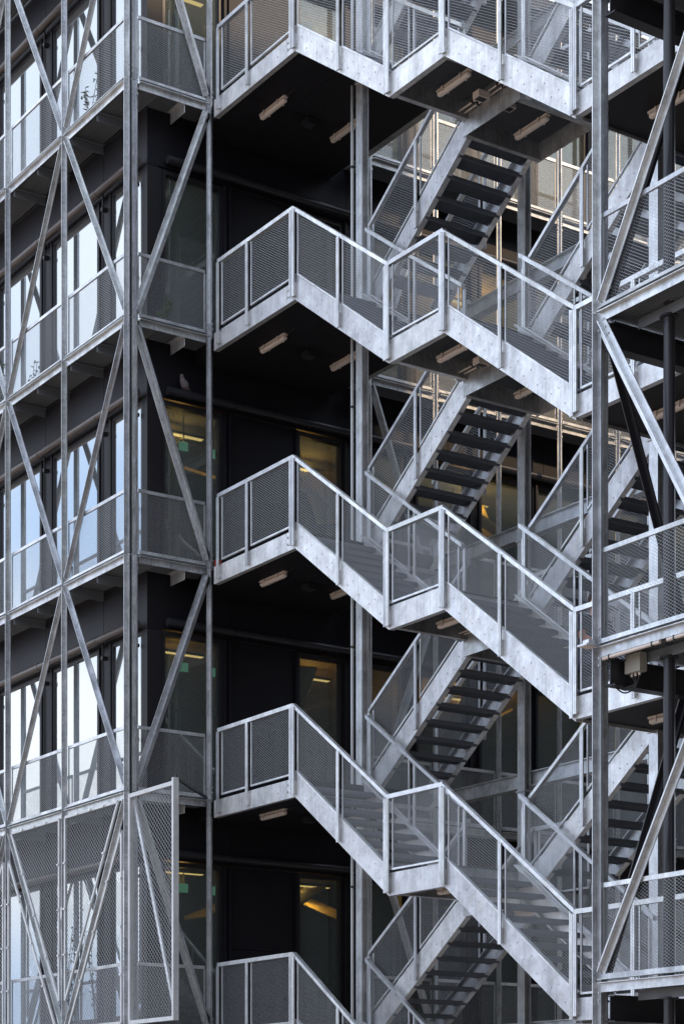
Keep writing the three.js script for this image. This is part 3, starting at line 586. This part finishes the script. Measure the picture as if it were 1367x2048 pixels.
// columns and pipes
function hcol(label, u, w, mat = M.galv) {
  const t = thing('steel_column', label, 'column', [u, w, 0], 'H columns of the stair');
  new B().box(u - 0.08, u + 0.08, w - 0.06, w - 0.047, 0, 21.5).box(u - 0.08, u + 0.08, w + 0.047, w + 0.06, 0, 21.5).box(u - 0.005, u + 0.005, w - 0.047, w + 0.047, 0, 21.5).build('shaft', mat, t);
  for (let k = 2; k <= 5; k++) new B().box(u - 0.1, u + 0.1, w - 0.08, w + 0.08, F(k) - 0.285, F(k) - 0.262).build('head_plate', mat, t);
}
hcol('broad grey H column beside the left landings, full photo height', 2.3, 2.72);
hcol('grey square column behind the rear treads, under the middle landings', 4.55, 4.0);
hcol('broad grey H column behind the tall right post, beside the round black column', 8.78, 2.68);
for (const [u, w, l] of [[2.12, 2.66, 'thin white pipe clipped along the left edge of the broad left H column'], [8.82, 2.84, 'thin white pipe beside the broad right H column']]) {
  const t = thing('downpipe', l, 'pipe', [u, w, 0]); new B().cyl(P(u, w, 0), P(u, w, 21), 0.022, 10).build('tube', M.galvPlate, t);
  for (let k = 1; k <= 5; k++) new B().cyl(P(u, w, F(k) - 1.5), P(u, w, F(k) - 1.47), 0.034, 10).box(u, u + 0.08, w, w + 0.02, F(k) - 1.495, F(k) - 1.475).build('clamp', M.black, t);
}
{
  const t = thing('round_column', 'round black column standing behind the right mesh railings', 'column', [11.5, 0.36, 0]);
  for (let k = 0; k < 6; k++) { const s = new B().cyl(P(11.5, 0.36, F(k) - 0.06), P(11.5, 0.36, F(k + 1) - 0.21), 0.062, 24).build('shaft', M.darkSteel, t); new B().cyl(P(11.5, 0.36, F(k + 1) - 0.21), P(11.5, 0.36, F(k + 1) - 0.19), 0.1, 24).build('flange', M.darkSteel, s); }
}
// right building body, mostly outside the frame
{
  const t = thing('side_building', 'dark building wall closing the stair recess on the right, past the photo edge', 'building', [14, 3, 0]);
  new B().box(14.2, 26, 1.6, 12.2, 0, 32).build('wall', M.panel, t); new B().box(14.2, 26, 12.2, 44, 0, 25.5).build('wall', M.panel, t);
  for (let k = 0; k < 6; k++) for (const u of [15, 17.2, 19.4, 21.6]) { const w = new B().box(u, u + 1.6, 1.55, 1.6, F(k) + 0.3, F(k) + 2.7).build('window', M.dark, t); new B().box(u + 0.06, u + 1.54, 1.53, 1.542, F(k) + 0.36, F(k) + 2.64).build('pane', M.glass, w); }
}
{ // block across the yard, behind the camera: shades the faces that look along the facade
  const t = thing('opposite_building', 'grey office block across the yard, outside the photo', 'building', [48, -20, 0]);
  new B().box(42, 56, -56, 0, 0, 34).build('wall', M.opp, t);
  for (let k = 0; k < 9; k++) for (let w = -54; w < -3; w += 3.4) { const o = new B().box(41.94, 42, w, w + 2.2, F(k) + 0.8, F(k) + 2.9).build('window', M.dark, t); new B().box(41.925, 41.938, w + 0.08, w + 2.12, F(k) + 0.88, F(k) + 2.82).build('pane', M.dark, o); }
}
// ------------------------------------------------------------------ small things
{ // strip lamp, junction box and cables on the right frame
  const f = F(2);
  for (const [a, b, l] of [[10.86, 11.75, 'long thin tan strip lamp under the right frame beam, nearer the tall post'], [11.86, 12.7, 'thin tan strip lamp under the right frame beam at the photo edge']]) {
    const t = thing('strip_lamp', l, 'strip lamp', [a, 0.02, f - 0.13]); new B().cyl(P(a, 0.0, f - 0.135), P(b, 0.0, f - 0.135), 0.02, 12).build('tube', M.lampBody, t);
    new B().box(a + 0.1, a + 0.12, -0.022, 0.024, f - 0.158, f - 0.112).box(b - 0.12, b - 0.1, -0.022, 0.024, f - 0.158, f - 0.112).build('clip', M.black, t);
  }
  const j = thing('junction_box', 'square beige junction box with cables below the right frame beam beside the tall post', 'box', [11.1, 0.2, f - 0.3]);
  new B().box(10.98, 11.22, 0.2, 0.3, f - 0.3, f - 0.1).build('case', M.box, j);
  for (const u of [11.04, 11.1, 11.16]) new B().cyl(P(u, 0.25, f - 0.335), P(u, 0.25, f - 0.3), 0.014, 8).build('gland', M.lampBody, j);
  const c = thing('cable_loop', 'black cables looping between the beige junction box and the tall post', 'cable', [11, 0.2, f - 0.4]);
  for (let i = 0; i < 3; i++) { const cu = new THREE.CatmullRomCurve3([P(10.84 + i * 0.015, 0.1, f - 0.14), P(10.88, 0.14, f - 0.34 - i * 0.03), P(10.98, 0.2, f - 0.44 - i * 0.03), P(11.09, 0.25, f - 0.41 - i * 0.02), P(11.04 + i * 0.06, 0.25, f - 0.33)]); new B().put(new THREE.TubeGeometry(cu, 24, 0.009, 6)).build('cable', M.black, c); }
  const fl = thing('floodlight', 'small square floodlight clamped on the tall right post at the fourth floor line', 'light', [UR, -0.1, f]);
  new B().box(UR - 0.09, UR + 0.07, -0.2, -0.04, f - 0.0, f + 0.02).box(UR - 0.06, UR + 0.04, -0.15, -0.07, f + 0.02, f + 0.07).build('housing', M.galv, fl);
  new B().box(UR - 0.075, UR + 0.055, -0.185, -0.055, f - 0.006, f - 0.001).build('lens', M.lampBody, fl);
}
{ // pigeon on the sunshade tube
  const u = -0.4, w = 1.21, h = F(3) + 2.84, t = thing('pigeon', 'small grey pigeon perched on the dark tube above the corner window', 'bird', [u, w, h]);
  const body = new THREE.SphereGeometry(0.07, 20, 14), p = body.attributes.position;
  for (let i = 0; i < p.count; i++) { let x = p.getX(i), y = p.getY(i), z = p.getZ(i); const s = x / 0.07; let r = 1 - 0.35 * Math.max(0, -s); y = y * r * 0.95 + 0.02 * s; z *= r * 0.9; x *= 1.45; p.setXYZ(i, x, y, z); }
  body.rotateZ(0.5); const head = new THREE.SphereGeometry(0.034, 14, 10); head.translate(0.075, 0.115, 0); const neck = new THREE.CylinderGeometry(0.028, 0.05, 0.08, 12); neck.rotateZ(-0.35); neck.translate(0.06, 0.075, 0);
  for (const g of [body, head, neck]) { g.computeVertexNormals(); g.rotateY(-1.2); g.translate(u, h + 0.085, -w); }
  new B().put(body).put(head).put(neck).build('body', std({ color: new THREE.Color().setRGB(0.16, 0.13, 0.14), roughness: 0.7 }), t);
  const tail = new THREE.ConeGeometry(0.035, 0.16, 10); tail.scale(1, 1, 0.4); tail.rotateZ(2.0); tail.translate(-0.13, -0.05, 0); tail.rotateY(-1.2); tail.translate(u, h + 0.085, -w); new B().put(tail).build('tail', std({ color: new THREE.Color().setRGB(0.06, 0.06, 0.07), roughness: 0.7 }), t);
  const beak = new THREE.ConeGeometry(0.008, 0.03, 8); beak.rotateZ(-1.7); beak.translate(0.118, 0.11, 0); beak.rotateY(-1.2); beak.translate(u, h + 0.085, -w); new B().put(beak).build('beak', M.black, t);
  new B().cyl(P(u - 0.02, w, h - 0.0), P(u - 0.02, w, h + 0.04), 0.006, 6).cyl(P(u + 0.02, w, h - 0.0), P(u + 0.02, w, h + 0.04), 0.006, 6).build('legs', M.red, t);
}
function plant(label, u, w, h, tall, n, spread, mat = M.leaf) {
  const t = thing('potted_plant', label, 'plant', [u, w, h]);
  new B().put(new THREE.CylinderGeometry(0.11, 0.085, 0.17, 18).translate(u, h + 0.085, -w)).build('pot', M.pot, t);
  const st = new B(), lv = new B();
  for (let i = 0; i < n; i++) {
    const a = rnd() * 6.28, r = spread * (0.3 + rnd() * 0.7), hh = tall * (0.55 + 0.45 * rnd());
    const cu = new THREE.CatmullRomCurve3([P(u, w, h + 0.15), P(u + Math.cos(a) * r * 0.35, w + Math.sin(a) * r * 0.2, h + 0.15 + hh * 0.5), P(u + Math.cos(a) * r, w + Math.sin(a) * r * 0.4, h + 0.15 + hh)]);
    st.put(new THREE.TubeGeometry(cu, 10, 0.005, 5));
    for (let m = 0; m < 12; m++) { const q = cu.getPoint(0.25 + 0.75 * m / 11), g = new THREE.SphereGeometry(0.036, 6, 4); g.scale(1, 0.22, 0.5); g.rotateZ(rnd() * 2 - 1); g.rotateY(rnd() * 6.28); g.translate(q.x + (rnd() - 0.5) * 0.1, q.y + (rnd() - 0.5) * 0.05, q.z + (rnd() - 0.5) * 0.1); lv.put(g); }
  }
  st.build('stem', M.twig, t); lv.build('foliage', mat, t); return t;
}
plant('thin leafy potted plant on the topmost left gallery behind the mesh railing', -1.85, 0.3, F(5), 0.75, 5, 0.28);
plant('bushy green potted plant at the left photo edge on the second gallery', -5.3, 0.3, F(4), 1.05, 9, 0.3);
plant('dry brown climbing plant behind the bottom mesh screens', -2.9, 0.32, F(1), 2.1, 9, 0.7, std({ color: new THREE.Color().setRGB(0.10, 0.06, 0.02), roughness: 0.8, side: THREE.DoubleSide }));
plant('low green planter behind the corner balcony railing, second floor line', -0.25, 0.75, F(4), 0.25, 9, 0.3);
{
  const t = thing('red_bucket', 'small red bucket behind the corner balcony post at the third floor line', 'bucket', [-0.1, 1.62, F(3)]);
  new B().put(new THREE.CylinderGeometry(0.06, 0.05, 0.13, 18).translate(0.02, F(3) + 0.065, -1.56)).build('pail', M.red, t); new B().put(new THREE.TorusGeometry(0.06, 0.006, 6, 18).rotateX(Math.PI / 2).translate(0.02, F(3) + 0.13, -1.56)).build('rim', M.red, t);
}
// ------------------------------------------------------------------ person sitting on the lowest steps behind the mesh
{
  const f = F(2), t = thing('person', 'person in dark clothes sitting on the stair behind the mesh beside the tall right post', 'person', [8.6, 1.85, f]);
  const J = (u, w, h) => [u, h, -w];
  function body(bones, name, mat, parent, res, lo, size) {   // smooth union of tapered capsules, meshed
    const mc = new MarchingCubes(res, new THREE.MeshBasicMaterial(), false, false, 120000); mc.isolation = 0;
    const s = size, fld = mc.field, n = res;
    for (let z = 0; z < n; z++) for (let y = 0; y < n; y++) for (let x = 0; x < n; x++) {
      const px = lo[0] + s * x / n, py = lo[1] + s * y / n, pz = lo[2] + s * z / n; let d = 9;
      for (const [a, b, ra, rb] of bones) {
        const bx = b[0] - a[0], by = b[1] - a[1], bz = b[2] - a[2], l2 = bx * bx + by * by + bz * bz || 1e-9;
        const q = Math.max(0, Math.min(1, ((px - a[0]) * bx + (py - a[1]) * by + (pz - a[2]) * bz) / l2));
        const e = Math.hypot(px - a[0] - bx * q, py - a[1] - by * q, pz - a[2] - bz * q) - (ra + (rb - ra) * q), k = Math.min(0.05, ra * 0.5);
        const m = Math.max(k - Math.abs(d - e), 0) / k; d = Math.min(d, e) - m * m * k * 0.25;
      }
      fld[x + y * n + z * n * n] = -d;
    }
    mc.update(); const c = mc.count ?? mc.geometry.drawRange.count; const pos = new Float32Array(c * 3), nor = new Float32Array(c * 3), hf = n / 2;
    for (let i = 0; i < c; i++) for (let q = 0; q < 3; q++) { pos[3 * i + q] = lo[q] + s * (mc.positionArray[3 * i + q] * hf + hf) / n; nor[3 * i + q] = mc.normalArray[3 * i + q]; }
    const g = new THREE.BufferGeometry(); g.setAttribute('position', new THREE.BufferAttribute(pos, 3)); g.computeVertexNormals(); g.setAttribute('uv', new THREE.BufferAttribute(new Float32Array(c * 2), 2));
    return new B().put(g).build(name, mat, parent);
  }
  const hip = J(8.5, 1.8, f + 0.5), chest = J(8.56, 1.8, f + 0.9), neck = J(8.62, 1.8, f + 1.05), head = J(8.68, 1.8, f + 1.2);
  const shL = J(8.6, 1.62, f + 0.99), shR = J(8.6, 1.98, f + 0.99), elL = J(8.72, 1.54, f + 0.76), elR = J(8.75, 2.04, f + 0.78), haL = J(8.88, 1.62, f + 0.66), haR = J(8.98, 1.95, f + 0.68);
  const fl = (h, dir) => [0, 1, 2, 3].map(i => [[h[0] + 0.03, h[1], h[2] + (i - 1.5) * 0.02], [h[0] + 0.085 - Math.abs(i - 1.4) * 0.008, h[1] - 0.045, h[2] + (i - 1.5) * 0.021], 0.009, 0.007]);
  const bare = [[chest, neck, 0.06, 0.05], [neck, head, 0.05, 0.05], [head, J(8.69, 1.8, f + 1.26), 0.085, 0.08], [J(8.76, 1.8, f + 1.21), J(8.79, 1.8, f + 1.2), 0.014, 0.012], [J(8.72, 1.8, f + 1.15), J(8.74, 1.8, f + 1.15), 0.045, 0.03],
    [shL, elL, 0.05, 0.042], [elL, haL, 0.04, 0.028], [shR, elR, 0.05, 0.042], [elR, haR, 0.04, 0.028]];
  for (const h of [haL, haR]) { bare.push([h, [h[0] + 0.05, h[1] - 0.02, h[2]], 0.028, 0.024], ...fl(h), [[h[0] + 0.02, h[1], h[2] + 0.03], [h[0] + 0.06, h[1] - 0.02, h[2] + 0.045], 0.011, 0.008]); }
  const bd = body(bare, 'body', M.skin, t, 92, [8.35, f + 0.45, -2.25], 0.95);
  const knL = J(8.98, 1.66, f + 0.52), knR = J(9.02, 1.94, f + 0.52), anL = J(9.0, 1.64, f + 0.1), anR = J(9.05, 1.96, f + 0.1);
  body([[hip, J(8.54, 1.8, f + 0.72), 0.15, 0.14], [J(8.54, 1.8, f + 0.72), chest, 0.14, 0.15], [shL, shR, 0.085, 0.085], [shL, [lerp(shL[0], elL[0], 0.6), lerp(shL[1], elL[1], 0.6), lerp(shL[2], elL[2], 0.6)], 0.066, 0.06], [shR, [lerp(shR[0], elR[0], 0.6), lerp(shR[1], elR[1], 0.6), lerp(shR[2], elR[2], 0.6)], 0.066, 0.06]], 'shirt', M.cloth, bd, 64, [8.2, f + 0.25, -2.35], 1.1);
  body([[J(8.5, 1.73, f + 0.48), knL, 0.095, 0.068], [J(8.5, 1.88, f + 0.48), knR, 0.095, 0.068], [knL, anL, 0.068, 0.05], [knR, anR, 0.068, 0.05]], 'trousers', std({ color: new THREE.Color().setRGB(0.03, 0.04, 0.07), roughness: 0.9 }), bd, 64, [8.2, f - 0.1, -2.35], 1.1);
  body([[anL, [anL[0] + 0.17, anL[1] - 0.06, anL[2]], 0.045, 0.035], [anR, [anR[0] + 0.17, anR[1] - 0.06, anR[2]], 0.045, 0.035]], 'shoes', M.black, bd, 56, [8.8, f - 0.1, -2.15], 0.7);
  body([[J(8.655, 1.8, f + 1.27), J(8.69, 1.8, f + 1.31), 0.085, 0.07], [J(8.62, 1.8, f + 1.2), J(8.63, 1.8, f + 1.26), 0.07, 0.075]], 'hair', M.hair, bd, 48, [8.45, f + 1.0, -2.0], 0.45);
}
renderer.render(scene, camera);
